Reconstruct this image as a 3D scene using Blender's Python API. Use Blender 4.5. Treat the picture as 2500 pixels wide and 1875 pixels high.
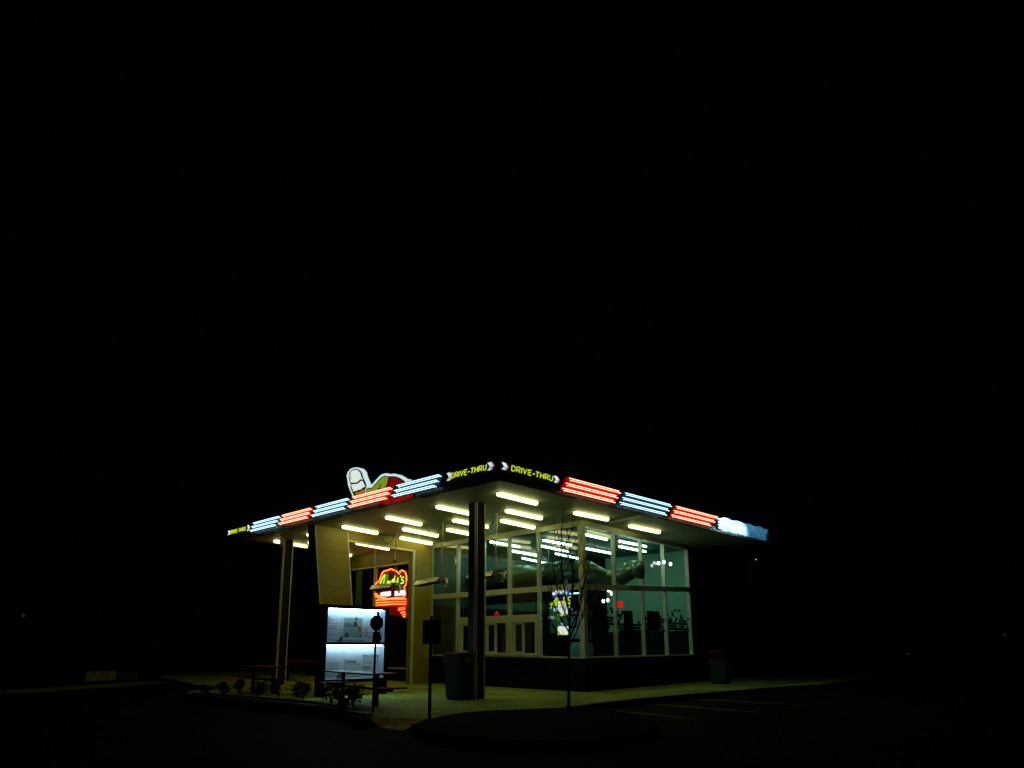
import bpy, math, random
from mathutils import Vector
random.seed(7)
R = math.radians
scene = bpy.context.scene
col = scene.collection
for o in list(bpy.data.objects): bpy.data.objects.remove(o, do_unlink=True)

# ------------------------------------------------------------------ camera
F_PX, CX, YH, DD, CAM_H = 1670.0, 1210.0, 1575.0, 334.0, 1.4
CY = YH - DD
TH = math.atan(DD / F_PX)
cam_d = bpy.data.cameras.new('camera'); cam = bpy.data.objects.new('camera', cam_d); col.objects.link(cam)
cam.location = (0, 0, CAM_H); cam.rotation_euler = (R(90) + TH, 0, 0)
cam_d.sensor_width = 36; cam_d.lens = 36 * F_PX / 2500
cam_d.shift_x = (1250 - CX) / 2500; cam_d.shift_y = (CY - 937.5) / 2500
cam_d.clip_start = .1; cam_d.clip_end = 2000
scene.camera = cam
# ------------------------------------------------------------------ world (night) and exposure
w = bpy.data.worlds.new('World'); scene.world = w; w.use_nodes = True
bg = w.node_tree.nodes['Background']; bg.inputs[0].default_value = (.25, .5, 1, 1); bg.inputs[1].default_value = .0006
scene.view_settings.view_transform = 'Standard'; scene.view_settings.look = 'None'
scene.view_settings.exposure = 0; scene.view_settings.gamma = 1
scene.render.resolution_x = 1024; scene.render.resolution_y = 768

# ------------------------------------------------------------------ survey helpers (photo measurements -> real planes)
_c, _s = math.cos(TH), math.sin(TH)
def ray(u, v):
    x = (u - CX) / F_PX; y = -(v - CY) / F_PX
    return Vector((x, _c - y * _s, _s + y * _c))
def P(u, v, z):
    r = ray(u, v); t = (z - CAM_H) / r.z
    return Vector((r.x * t, r.y * t, z))
def zat(u, v, g):
    r = ray(u, v); return CAM_H + r.z * g.y / r.y
def at_y(u, v, y):
    r = ray(u, v); t = y / r.y
    return Vector((r.x * t, y, CAM_H + r.z * t))
class Wall:
    """vertical plane through ground points p,q; s along it, z up, o outward (towards the street)"""
    def __init__(self, p, q, off=0):
        p = Vector(p[:2]); q = Vector(q[:2]); self.L = (q - p).length; self.d = (q - p).normalized()
        self.n = Vector((self.d.y, -self.d.x))
        if self.n.y > 0: self.n = -self.n
        self.p = p + self.n * off
    def pt(self, s, z, o=0):
        v = self.p + self.d * s + self.n * o
        return Vector((v.x, v.y, z))
    def px(self, u, v):
        r = ray(u, v); det = r.x * -self.d.y + self.d.x * r.y
        t = (self.p.x * -self.d.y + self.d.x * self.p.y) / det
        s = (r.x * self.p.y - r.y * self.p.x) / det * -1
        s = ((r.x * t - self.p.x) * self.d.x + (r.y * t - self.p.y) * self.d.y)
        return s, CAM_H + r.z * t

# ------------------------------------------------------------------ mesh builder
class MB:
    def __init__(self): self.v = []; self.f = []
    def add(self, vs, fs):
        b = len(self.v); self.v += [Vector(x) for x in vs]; self.f += [tuple(b + i for i in f) for f in fs]
    def hexa(self, v8):
        self.add(v8, [(0,3,2,1),(4,5,6,7),(0,1,5,4),(1,2,6,5),(2,3,7,6),(3,0,4,7)])
    def box(self, x0,x1,y0,y1,z0,z1):
        self.hexa([(x0,y0,z0),(x1,y0,z0),(x1,y1,z0),(x0,y1,z0),(x0,y0,z1),(x1,y0,z1),(x1,y1,z1),(x0,y1,z1)]); return self
    def wbox(self, W, s0,s1,z0,z1,o0,o1, z0b=None, z1b=None):
        z0b = z0 if z0b is None else z0b; z1b = z1 if z1b is None else z1b
        self.hexa([W.pt(s0,z0,o0),W.pt(s1,z0b,o0),W.pt(s1,z0b,o1),W.pt(s0,z0,o1),
                   W.pt(s0,z1,o0),W.pt(s1,z1b,o0),W.pt(s1,z1b,o1),W.pt(s0,z1,o1)]); return self
    def wpoly(self, W, pts, o0, o1):
        n = len(pts); a = [W.pt(s,z,o0) for s,z in pts]; b = [W.pt(s,z,o1) for s,z in pts]
        fs = [tuple(range(n)), tuple(range(2*n-1, n-1, -1))]
        fs += [(i, (i+1)%n, n+(i+1)%n, n+i) for i in range(n)]
        self.add(a+b, fs); return self
    def prism(self, pts, z0, z1):
        n = len(pts)
        self.add([(p[0],p[1],z0) for p in pts]+[(p[0],p[1],z1) for p in pts],
                 [tuple(range(n)), tuple(range(2*n-1,n-1,-1))]+[(i,(i+1)%n,n+(i+1)%n,n+i) for i in range(n)]); return self
    def sheet(self, pts, z):
        self.add([(p[0],p[1],z) for p in pts], [tuple(range(len(pts)))]); return self
    def tube(self, pts, r, n=6, r1=None, closed=False):
        pts = [Vector(p) for p in pts]; m = len(pts); vs = []
        for i, p in enumerate(pts):
            if closed: t = (pts[(i+1)%m] - pts[i-1])
            else: t = (pts[min(i+1,m-1)] - pts[max(i-1,0)])
            if t.length < 1e-6: t = Vector((0,0,1))
            t.normalize()
            a = t.cross(Vector((0,0,1)));
            if a.length < .15: a = t.cross(Vector((1,0,0)))
            a.normalize(); b = t.cross(a)
            rr = r if r1 is None else r + (r1-r)*i/(m-1)
            vs += [p + (a*math.cos(k*2*math.pi/n) + b*math.sin(k*2*math.pi/n))*rr for k in range(n)]
        fs = []
        for i in range(m if closed else m-1):
            j = (i+1) % m
            fs += [(i*n+k, i*n+(k+1)%n, j*n+(k+1)%n, j*n+k) for k in range(n)]
        if not closed: fs += [tuple(range(n-1,-1,-1)), tuple((m-1)*n+k for k in range(n))]
        self.add(vs, fs); return self
    def frustum(self, cx, cy, z0, z1, a0, a1, rot, b0=None, b1=None):
        b0 = a0 if b0 is None else b0; b1 = a1 if b1 is None else b1
        def ring(a, b, z):
            out = []
            for sx, sy in ((-1,-1),(1,-1),(1,1),(-1,1)):
                x, y = sx*a, sy*b
                out.append((cx + x*math.cos(rot) - y*math.sin(rot), cy + x*math.sin(rot) + y*math.cos(rot), z))
            return out
        self.hexa(ring(a0,b0,z0)+ring(a1,b1,z1)); return self
    def sphere(self, c, r, n=8, m=5, sz=1):
        vs = [Vector(c)+Vector((0,0,r*sz))]
        for i in range(1,m):
            a = math.pi*i/m
            vs += [Vector(c)+Vector((r*math.sin(a)*math.cos(2*math.pi*k/n), r*math.sin(a)*math.sin(2*math.pi*k/n), r*sz*math.cos(a))) for k in range(n)]
        vs.append(Vector(c)-Vector((0,0,r*sz)))
        fs = [(0,1+k,1+(k+1)%n) for k in range(n)]
        for i in range(m-2):
            fs += [(1+i*n+k,1+(i+1)*n+k,1+(i+1)*n+(k+1)%n,1+i*n+(k+1)%n) for k in range(n)]
        L = len(vs)-1; fs += [(L,L-n+(k+1)%n,L-n+k) for k in range(n)]
        self.add(vs, fs); return self
    def build(self, name, material, parent=None, smooth=False, bevel=0):
        me = bpy.data.meshes.new(name); me.from_pydata([tuple(x) for x in self.v], [], self.f); me.validate()
        import bmesh
        bm = bmesh.new(); bm.from_mesh(me); bmesh.ops.recalc_face_normals(bm, faces=bm.faces); bm.to_mesh(me); bm.free()
        if smooth:
            for p in me.polygons: p.use_smooth = True
        me.materials.append(material)
        o = bpy.data.objects.new(name, me); col.objects.link(o)
        if bevel:
            m = o.modifiers.new('bevel','BEVEL'); m.width = bevel; m.segments = 2; m.limit_method='ANGLE'
        if parent is not None:
            o.parent = parent
            o.matrix_parent_inverse = parent.matrix_basis.inverted()
        return o

def tag(o, label=None, cat=None, group=None, kind=None):
    if label: o['label'] = label
    if cat: o['category'] = cat
    if group: o['group'] = group
    if kind: o['kind'] = kind
    return o
def thing(name, label, cat, loc, group=None):
    o = bpy.data.objects.new(name, None); col.objects.link(o); o.location = loc
    return tag(o, label, cat, group)
def copy_tree(o, parent=None, delta=None):
    c = o.copy(); col.objects.link(c)
    if parent is not None: c.parent = parent
    elif delta is not None: c.location = o.location + delta
    for ch in [x for x in bpy.data.objects if x.parent == o]: copy_tree(ch, c)
    return c

# ------------------------------------------------------------------ materials
def mat(name, c, rough=.6, metal=0, var=.25, scale=6, bump=0, emit=None, strength=0, spec=.5, stretch=None, speckle=0):
    m = bpy.data.materials.new(name); m.use_nodes = True; nt = m.node_tree; b = nt.nodes['Principled BSDF']
    b.inputs['Base Color'].default_value = (*c, 1); b.inputs['Roughness'].default_value = rough; b.inputs['Metallic'].default_value = metal
    b.inputs['Specular IOR Level'].default_value = spec
    if var or bump:
        tc = nt.nodes.new('ShaderNodeTexCoord'); mp = nt.nodes.new('ShaderNodeMapping')
        nt.links.new(tc.outputs['Object'], mp.inputs[0])
        if stretch: mp.inputs['Scale'].default_value = stretch
        n = nt.nodes.new('ShaderNodeTexNoise'); n.inputs['Scale'].default_value = scale; n.inputs['Detail'].default_value = 7
        n.inputs['Roughness'].default_value = .65
        nt.links.new(mp.outputs[0], n.inputs['Vector'])
        r = nt.nodes.new('ShaderNodeValToRGB'); r.color_ramp.elements[0].position = .3; r.color_ramp.elements[1].position = .7
        r.color_ramp.elements[0].color = (*[x*(1-var) for x in c], 1); r.color_ramp.elements[1].color = (*[min(1, x*(1+var)) for x in c], 1)
        nt.links.new(n.outputs['Fac'], r.inputs[0]); nt.links.new(r.outputs[0], b.inputs['Base Color'])
        if speckle:
            n3 = nt.nodes.new('ShaderNodeTexNoise'); n3.inputs['Scale'].default_value = speckle; n3.inputs['Detail'].default_value = 3
            nt.links.new(mp.outputs[0], n3.inputs['Vector'])
            r3 = nt.nodes.new('ShaderNodeValToRGB'); r3.color_ramp.elements[0].position = .38; r3.color_ramp.elements[1].position = .62
            r3.color_ramp.elements[0].color = (.35,.45,.4,1); r3.color_ramp.elements[1].color = (1.5,1.4,1.1,1)
            mm = nt.nodes.new('ShaderNodeMix'); mm.data_type = 'RGBA'; mm.blend_type = 'MULTIPLY'; mm.inputs['Factor'].default_value = 1
            nt.links.new(n3.outputs['Fac'], r3.inputs[0]); nt.links.new(r.outputs[0], mm.inputs['A']); nt.links.new(r3.outputs[0], mm.inputs['B']); nt.links.new(mm.outputs['Result'], b.inputs['Base Color'])
        if bump:
            bp = nt.nodes.new('ShaderNodeBump'); bp.inputs['Strength'].default_value = bump; bp.inputs['Distance'].default_value = .02
            n2 = nt.nodes.new('ShaderNodeTexNoise'); n2.inputs['Scale'].default_value = scale*9; n2.inputs['Detail'].default_value = 5
            nt.links.new(mp.outputs[0], n2.inputs['Vector']); nt.links.new(n2.outputs['Fac'], bp.inputs['Height']); nt.links.new(bp.outputs[0], b.inputs['Normal'])
    if emit:
        b.inputs['Emission Color'].default_value = (*emit, 1); b.inputs['Emission Strength'].default_value = strength
    return m
def emat(name, c, strength):
    m = bpy.data.materials.new(name); m.use_nodes = True; nt = m.node_tree
    for n in list(nt.nodes): nt.nodes.remove(n)
    e = nt.nodes.new('ShaderNodeEmission'); e.inputs[0].default_value = (*c,1); e.inputs[1].default_value = strength
    o = nt.nodes.new('ShaderNodeOutputMaterial'); nt.links.new(e.outputs[0], o.inputs[0])
    return m
def glass_mat(name, tint, refl=1.0):
    m = bpy.data.materials.new(name); m.use_nodes = True; nt = m.node_tree
    for n in list(nt.nodes): nt.nodes.remove(n)
    t = nt.nodes.new('ShaderNodeBsdfTransparent'); t.inputs[0].default_value = (*tint,1)
    g = nt.nodes.new('ShaderNodeBsdfGlossy'); g.inputs['Roughness'].default_value = .01; g.inputs[0].default_value = (refl,)*3+(1,)
    gm = nt.nodes.new('ShaderNodeNewGeometry'); dt = nt.nodes.new('ShaderNodeVectorMath'); dt.operation = 'DOT_PRODUCT'
    nt.links.new(gm.outputs['Incoming'], dt.inputs[0]); nt.links.new(gm.outputs['Normal'], dt.inputs[1])
    def mth(op, a, b=None):
        q = nt.nodes.new('ShaderNodeMath'); q.operation = op
        for i, x in enumerate((a, b)):
            if x is None: continue
            if isinstance(x, (int, float)): q.inputs[i].default_value = x
            else: nt.links.new(x, q.inputs[i])
        return q
    ab = mth('ABSOLUTE', dt.outputs['Value']); om = mth('SUBTRACT', 1.0, ab.outputs[0]); p5 = mth('POWER', om.outputs[0], 5.0)
    f = mth('MULTIPLY_ADD', p5.outputs[0], .85); f.inputs[2].default_value = .11
    mx = nt.nodes.new('ShaderNodeMixShader'); o = nt.nodes.new('ShaderNodeOutputMaterial')
    nt.links.new(f.outputs[0], mx.inputs[0]); nt.links.new(t.outputs[0], mx.inputs[1]); nt.links.new(g.outputs[0], mx.inputs[2]); nt.links.new(mx.outputs[0], o.inputs[0])
    return m
def plank_mat(name, c, rough=.45, period=.3, gap=.6):
    m = mat(name, c, rough, var=.18, scale=3, bump=.08, stretch=(.35,.35,4)); nt = m.node_tree; b = nt.nodes['Principled BSDF']
    ramp = [n for n in nt.nodes if n.type == 'VALTORGB'][0]
    tc = nt.nodes.new('ShaderNodeTexCoord'); sx = nt.nodes.new('ShaderNodeSeparateXYZ'); nt.links.new(tc.outputs['Object'], sx.inputs[0])
    md = nt.nodes.new('ShaderNodeMath'); md.operation = 'MODULO'; md.inputs[1].default_value = period
    nt.links.new(sx.outputs[2], md.inputs[0])
    gt = nt.nodes.new('ShaderNodeMath'); gt.operation = 'GREATER_THAN'; gt.inputs[1].default_value = .014; nt.links.new(md.outputs[0], gt.inputs[0])
    mx = nt.nodes.new('ShaderNodeMix'); mx.data_type = 'RGBA'; mx.inputs['A'].default_value = (*[x*(1-gap) for x in c],1)
    nt.links.new(gt.outputs[0], mx.inputs['Factor']); nt.links.new(ramp.outputs[0], mx.inputs['B']); nt.links.new(mx.outputs['Result'], b.inputs['Base Color'])
    return m

TUBE = (.90, .90, .36)
M = dict(
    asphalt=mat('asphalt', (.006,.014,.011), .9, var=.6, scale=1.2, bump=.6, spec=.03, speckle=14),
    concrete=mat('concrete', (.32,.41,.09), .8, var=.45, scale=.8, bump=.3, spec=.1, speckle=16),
    kerb=mat('kerb_concrete', (.05,.06,.045), .8, var=.3, scale=3, bump=.3),
    mulch=mat('mulch', (.004,.004,.003), 1, var=.6, scale=12, bump=1, spec=.05),
    ramp=mat('tactile_ramp', (.75,.50,.03), .8, var=.35, scale=3, bump=.5, spec=.1, speckle=16),
    paint=mat('line_paint', (.12,.12,.05), .8, var=.8, scale=2, spec=.05, speckle=9),
    soffit=mat('soffit_panel', (.37,.43,.25), .55, var=.12, scale=.8),
    fascia=mat('dark_metal_fascia', (.07,.075,.06), .25, metal=.8, var=.8, scale=1.5, bump=1),
    wood=plank_mat('yellow_wood_panel', (.40,.28,.002), gap=.3),
    trim=mat('pale_trim', (.88,.86,.62), .35, var=.1, scale=3),
    colface=mat('column_cladding', (.024,.017,.004), .6, spec=.1, var=.35, scale=3, stretch=(1,1,.3)),
    black=mat('black_metal', (.006,.006,.007), .5, var=.2, spec=.15),
    base=mat('dark_base_tile', (.006,.006,.007), .6, var=.3, scale=4, spec=.15),
    alu=mat('window_aluminium', (.64,.66,.48), .42, metal=.15, var=.12, scale=3),
    glass=glass_mat('window_glass', (.86,.95,.9)),
    iceil=mat('interior_ceiling', (.02,.15,.105), .6, var=.1, scale=1),
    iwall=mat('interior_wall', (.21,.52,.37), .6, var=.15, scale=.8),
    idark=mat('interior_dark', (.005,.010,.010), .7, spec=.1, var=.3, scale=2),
    ifloor=mat('interior_floor', (.01,.012,.01), .6, var=.3, scale=3),
    duct=mat('duct_metal', (.15,.27,.20), .3, metal=.5, var=.15, scale=3),
    steel=mat('steel', (.45,.45,.4), .3, metal=.85, var=.2, scale=8),
    hood=mat('hood_aluminium', (.75,.72,.5), .3, metal=.5, var=.2, scale=6),
    hose=mat('yellow_hose', (.5,.42,.08), .5, var=.1),
    cable=mat('black_cable', (.015,.015,.015), .5, var=0),
    red=mat('red_paint', (.16,.01,.01), .5, spec=.15, var=.2, scale=3),
    bin=mat('bin_panel', (.040,.070,.052), .7, spec=.1, var=.25, scale=8, bump=.2),
    binlid=mat('bin_lid', (.006,.003,.002), .5, spec=.15, var=.2),
    leaf=mat('shrub_leaf', (.05,.085,.045), .6, var=.5, scale=9),
    bark=mat('bark', (.03,.025,.018), .8, var=.4, scale=20),
    lens=emat('canopy_lamp_lens', TUBE, 4.0),
    ilens=emat('interior_lamp_lens', (.66,1.0,.80), 11),
    lamp_body=mat('lamp_body', (.5,.5,.42), .4, var=.05),
    nred=emat('neon_red', (1,.38,.24), 4.6), nblue=emat('neon_blue_white', (.55,.86,1.0), 2.9),
    nyel=emat('neon_yellow', (.70,.9,.05), .85), npale=emat('neon_pale', (.62,.92,1), 1.3), npink=emat('neon_pink', (1,.2,.25), .6),
    norange=emat('neon_orange', (1,.10,.020), 6.5), nwhite=emat('neon_white', (1,.95,.95), 1.4),
    pred=mat('red_backing', (.70,.001,.001), .6, var=.15, spec=.1), pblue=mat('blue_backing', (.002,.05,.13), .6, var=.15, spec=.1),
    wrap=mat('plastic_wrap', (.5,.62,.70), .15, var=.1, scale=2, spec=.8),
    print=mat('menu_print', (.56,.58,.60), .5, var=.08, scale=2), ink=mat('menu_ink', (.03,.06,.09), .6, var=0), inkl=mat('menu_fine_print', (.13,.18,.22), .6, var=0),
    poster=mat('menu_poster', (.26,.34,.32), .5, var=.15, scale=5), brown=mat('print_brown', (.05,.02,.02), .5, var=.2), orange=mat('print_orange', (.34,.13,.04), .5, var=.4, scale=30), pgreen=mat('print_green', (.03,.10,.07), .5, var=.3, scale=20),
    cab=mat('cabinet_inside', (.30,.36,.40), .6, var=0),
    mlamp=emat('menu_lamp', (.50,.80,1.0), 44.0),
    decal=mat('window_decal', (.006,.009,.01), .5, var=0),
    freezer=mat('freezer_panel', (.10,.28,.36), .35, var=.15),
)
def st(o): return tag(o, kind='structure')

# ------------------------------------------------------------------ ground
lot_z = -.15
g = MB()
N = 24; xs = [-300+600*i/N for i in range(N+1)]; ys = [-60+560*i/N for i in range(N+1)]
g.add([(x,y,lot_z) for y in ys for x in xs], [(j*(N+1)+i, j*(N+1)+i+1, (j+1)*(N+1)+i+1, (j+1)*(N+1)+i) for j in range(N) for i in range(N)])
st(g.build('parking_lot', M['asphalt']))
GP = lambda u, v, z=0: P(u, v, z)
front = [(1994,1672),(1880,1679),(1775,1688),(1660,1697),(1572,1705),(1470,1716),(1388,1727),(1290,1731),(1184,1735),(1120,1741),(1080,1748),(1050,1755),(1030,1757),(960,1752),(898,1748),(841,1738),(787,1727),(680,1717),(570,1707),(500,1700),(465,1696),(455,1692),(470,1686),(520,1680)]
fp = [GP(*p) for p in front]
back = [Vector((-16,33,0)),Vector((-12,44,0)),Vector((12,44,0)),Vector((19,34,0))]
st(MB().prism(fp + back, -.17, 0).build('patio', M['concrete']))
def offset_strip(name, pts, wdt, z0, z1, m):
    b = MB()
    for i in range(len(pts)-1):
        a, c = pts[i], pts[i+1]; d = (c-a).normalized(); n = Vector((d.y,-d.x,0))
        if n.y > 0: n = -n
        b.hexa([a+n*.02+Vector((0,0,z0)), c+n*.02+Vector((0,0,z0)), c-n*wdt+Vector((0,0,z0)), a-n*wdt+Vector((0,0,z0)),
                a+n*.02+Vector((0,0,z1)), c+n*.02+Vector((0,0,z1)), c-n*wdt+Vector((0,0,z1)), a-n*wdt+Vector((0,0,z1))])
    return st(b.build(name, m))
offset_strip('kerb', [GP(*p) for p in front[:7]], .15, -.17, .006, M['kerb'])
offset_strip('kerb', [GP(*p) for p in front[14:21]], .13, -.17, .035, M['kerb'])
# mulch beds
isl = [(868,1757),(841,1741),(787,1729.5),(680,1719),(570,1709),(500,1702),(468,1697),(475,1690),(520,1692),(600,1699),(690,1705),(760,1711),(812,1719),(870,1733),(905,1748),(900,1757)]
st(MB().prism([GP(*p, .02) for p in isl], -.1, .02).build('mulch_bed', M['mulch']))
bed = [(1052,1756),(1082,1749),(1122,1742),(1184,1736),(1290,1732),(1388,1728),(1466,1731),(1530,1741),(1585,1756),(1610,1772),(1570,1792),(1460,1808),(1280,1812),(1110,1799),(1025,1782),(1005,1770)]
st(MB().prism([GP(*p, .0) for p in bed], -.16, .012).build('mulch_bed', M['mulch']))
rb = [GP(*p,.0) for p in bed[6:]]
_rt = [GP(*p, .002) for p in [(1034,1757.5),(960,1752),(896,1748)]]; _rl = [GP(*p, lot_z+.003) for p in [(872,1764),(926,1775),(985,1784)]]
b = MB(); b.add(_rt+_rl, [(0,1,4,5),(1,2,3,4)]); st(b.build('curb_ramp', M['ramp']))
for a, b2, c2, d2 in (((1500,1733),(1690,1752),(1700,1756),(1500,1737)), ((1600,1718),(1850,1737),(1858,1740),(1600,1721)), ((1700,1706),(1960,1720),(1966,1722.5),(1700,1708.5))):
    st(MB().sheet([GP(*p, lot_z+.004) for p in (a,b2,c2,d2)], lot_z+.004).build('parking_line', M['paint']))
st(MB().sheet([GP(*p, lot_z+.004) for p in ((868,1784),(898,1783),(903,1785.5),(872,1787.5))], lot_z+.004).build('parking_line', M['paint']))
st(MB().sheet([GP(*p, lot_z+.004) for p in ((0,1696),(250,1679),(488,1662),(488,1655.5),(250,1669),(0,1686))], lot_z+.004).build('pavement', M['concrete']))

# ------------------------------------------------------------------ building
S, T = 5.3, 5.2
G0, GL, GR = P(1421,1278,T), P(1057,1334,T), P(1676,1338,T)
A = Wall(G0, GR); B = Wall(G0, GL)
R0, RL, RR = P(1215,1171,S), P(594,1315,S), P(1869,1324,S)
FL = Wall(R0, RL); FR = Wall(R0, RR)
RB = RL + (P(757,1343,S)-RL).normalized()*13.5
shop = thing('ice_cream_stand', 'walk-up ice cream stand with glass corner, yellow portal wall and lit flat canopy', 'restaurant', (G0.x, G0.y, 0))
# roof
roof = MB().prism([R0,RL,RB,RR], S, S+.49).build('roof', M['soffit'], shop)
MB().wbox(FL, -.02, FL.L+.02, S-.03, S+.14, .004, .05).wbox(FR, -.02, FR.L+.02, S-.03, S+.14, .004, .05).build('fascia', M['fascia'], roof)
MB().wbox(FL, .0, 14.35, S+.145, S+.505, -.02, .07).wbox(FR, 0.0, 14.4, S+.145, S+.505, -.02, .07).build('sign_band', mat('band_paint',(.006,.006,.007),.7,spec=.1), roof)
# drip lip along soffit edge
MB().wbox(FL, 0, FL.L, S-.05, S-.032, .0, .03).wbox(FR, 0, FR.L, S-.05, S-.032, .0, .03).build('drip_edge', M['alu'], roof)
a1, a2 = P(1490,1273.5,S), P(1568,1258,S)
TW = Wall(a1, a2); MB().wbox(TW, 0, TW.L, S-.05, S-.004, -.05, .05).build('soffit_joint', M['trim'], roof)
# base wall
pr = .06
MB().wbox(A, -.02, 7.75, 0, 1.0, -.2, .0).wbox(B, -.0, 7.3, 0, 1.0, -.2, .0).build('base_wall', M['base'], shop)
MB().wbox(A, -.10, 7.9, 1.0, 1.05, -.2, .10).build('sill', M['alu'], shop)
MB().wbox(B, .11, 7.3, 1.0, 1.045, -.2, .10).build('sill', M['alu'], shop)
MB().wbox(B, 1.75, 5.9, 1.052, 1.085, -.1, .26).build('serving_counter', M['alu'], shop)
# frames
am = [1.87, 3.72, 5.42]; bmn = [1.85, 3.2, 4.5, 5.86]
MB().wbox(A, -.11, .07, 1.05, T, -.11, .07).build('corner_post', M['alu'], shop)
def rz(s): return 3.10 + .36*s/7.44, 3.27 + .37*s/7.44
for s in am + [7.44]: MB().wbox(A, s-.026, s+.026, 1.05, T, -.10, .05).build('mullion', M['alu'], shop)
for s in bmn + [7.3]:
    if s in (3.2, 4.5):
        MB().wbox(B, s-.04, s+.04, 2.402, T, -.10, .05).build('mullion', M['alu'], shop)
    else: MB().wbox(B, s-.04, s+.04, 1.048, T, -.10, .05).build('mullion', M['alu'], shop)
MB().wbox(A, .07, 7.5, rz(0)[0], rz(0)[1], -.09, .065, rz(7.5)[0], rz(7.5)[1]).build('transom', M['alu'], shop)
MB().wbox(B, .11, 7.28, 3.13, 3.31, -.09, .065).build('transom', M['alu'], shop)
MB().wbox(A, -.05, 7.5, T-.08, T+.098, -.12, .055).build('head_rail', M['alu'], shop)
MB().wbox(B, .11, 7.3, T-.08, T+.096, -.12, .055).build('head_rail', M['alu'], shop)
MB().wbox(B, 1.89, 5.82, 2.15, 2.40, -.09, .06).build('transom', M['alu'], shop)
# glass panes
def pane(W, s0, s1, z0, z1):
    b = MB(); b.add([W.pt(s0,z0,-.02),W.pt(s1,z0,-.02),W.pt(s1,z1,-.02),W.pt(s0,z1,-.02)], [(0,1,2,3)])
    return b.build('glass_pane', M['glass'], shop)
e = [.07]+am+[7.44]
for i in range(4):
    pane(A, e[i]+.03, e[i+1]-.03, 1.05, 3.12+.36*e[i]/7.44); pane(A, e[i]+.03, e[i+1]-.03, 3.25+.36*e[i+1]/7.44, T-.07)
e = [.11]+bmn+[7.3]
for i in range(5):
    pane(B, e[i]+.03, e[i+1]-.03, 3.3, T-.07)
    pane(B, e[i]+.03, e[i+1]-.03, 1.04 if i in (0,4) else 2.39, 3.14)
# service windows
for s0, s1 in ((1.9,3.19),(3.21,4.49),(4.51,5.81)):
    fw = MB().wbox(B, s0, s0+.10, 1.09, 2.148, -.08, .07).wbox(B, s1-.16, s1, 1.09, 2.148, -.08, .07).wbox(B, s0+.10, s1-.16, 1.088, 1.14, -.08, .07).build('service_window', M['alu'], shop)
    c0 = s0+.1; c1 = s1-.16; mid = c0+(c1-c0)*.54
    MB().wbox(B, mid, mid+.05, 1.14, 2.148, -.06, .03).wbox(B, c1-.05, c1, 1.14, 2.148, -.06, .03).wbox(B, mid+.05, c1-.05, 1.14, 1.19, -.06, .03).wbox(B, mid+.05, c1-.05, 2.09, 2.146, -.06, .03).build('sash', M['alu'], fw)
    b = MB(); b.add([B.pt(c0,1.14,-.03),B.pt(c1,1.14,-.03),B.pt(c1,2.147,-.03),B.pt(c0,2.147,-.03)], [(0,1,2,3)]); b.build('glass_pane', M['glass'], fw)
# interior shell
IW = Wall(A.pt(7.5,0,-.12), A.pt(7.5,0,-.12)+Vector((B.d.x,B.d.y,0))*7)
cA = A.pt(7.5,0,-.12); cG = A.pt(0,0,-.12)
dB = Vector((B.d.x,B.d.y,0)); dA = Vector((A.d.x,A.d.y,0))
pA = cA; pB = cA + dB*7.1; pC = cG + dB*7.1
b = MB(); b.add([cG+Vector((0,0,5.12)), cA+Vector((0,0,5.12)), pB+Vector((0,0,5.12)), pC+Vector((0,0,5.12))], [(0,1,2,3)]); b.build('interior_ceiling', M['iceil'], shop)
b = MB(); b.add([cG+Vector((0,0,.02)), cA+Vector((0,0,.02)), pB+Vector((0,0,.02)), pC+Vector((0,0,.02))], [(0,1,2,3)]); b.build('interior_floor', M['ifloor'], shop)
def vface(p, q, z0, z1, name, m):
    b = MB(); b.add([(p.x,p.y,z0),(q.x,q.y,z0),(q.x,q.y,z1),(p.x,p.y,z1)], [(0,1,2,3)]); return b.build(name, m, shop)
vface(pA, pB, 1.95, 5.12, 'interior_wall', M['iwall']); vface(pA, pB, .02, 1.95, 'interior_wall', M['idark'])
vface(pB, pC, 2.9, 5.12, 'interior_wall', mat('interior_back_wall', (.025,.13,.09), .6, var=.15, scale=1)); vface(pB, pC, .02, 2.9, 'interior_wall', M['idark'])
# kitchen bulkhead seen through the left-hand glass
MB().wbox(B, 2.9, 7.1, 3.0, 4.35, -2.6, -2.4).build('bulkhead', M['idark'], shop)
MB().wbox(B, 3.0, 6.8, .9, 1.0, -2.1, -.9).wbox(B, 3.0, 6.8, .03, .9, -2.0, -1.0).build('work_counter', M['idark'], shop)
# annex right of the glass and west face beyond the portal
MB().wbox(A, 7.76, 13.6, 0, S, -6, -.05).build('annex_wall', M['black'], shop)
# portal wall
F0 = P(768,1281,S); PW = Wall(F0, P(1057,1334,T)); L1 = PW.L
th = .32
pf = MB()
pf.wpoly(PW, [(0,S),(.73,0),(2.05,0),(1.42,4.95),(1.36,S)], -th, 0)
pf.wpoly(PW, [(1.365,S),(1.425,4.95),(4.62,4.93),(4.62,S)], -th, 0)
pf.wpoly(PW, [(4.625,S),(4.625,0),(L1-.04,0),(L1-.04,S)], -th, 0)
portal = pf.build('portal_wall', M['wood'], shop)
MB().wpoly(PW, [(-.045,S-.002),(.685,0),(.725,0),(-.005,S-.002)], -th-.002, .012).build('portal_trim', M['black'], portal)
MB().wpoly(PW, [(.0,S-.004),(.73,0),(.765,0),(.035,S-.004)], .001, .016).build('portal_trim', M['trim'], portal)
MB().wpoly(PW, [(1.385,4.96),(2.03,0.01),(2.085,0.01),(1.43,4.96)], -.05, .014).build('portal_trim', M['trim'], portal)
MB().wpoly(PW, [(1.36,S-.004),(1.385,4.96),(1.43,4.96),(1.395,S-.004)], .001, .014).build('portal_trim', M['trim'], portal)
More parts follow.
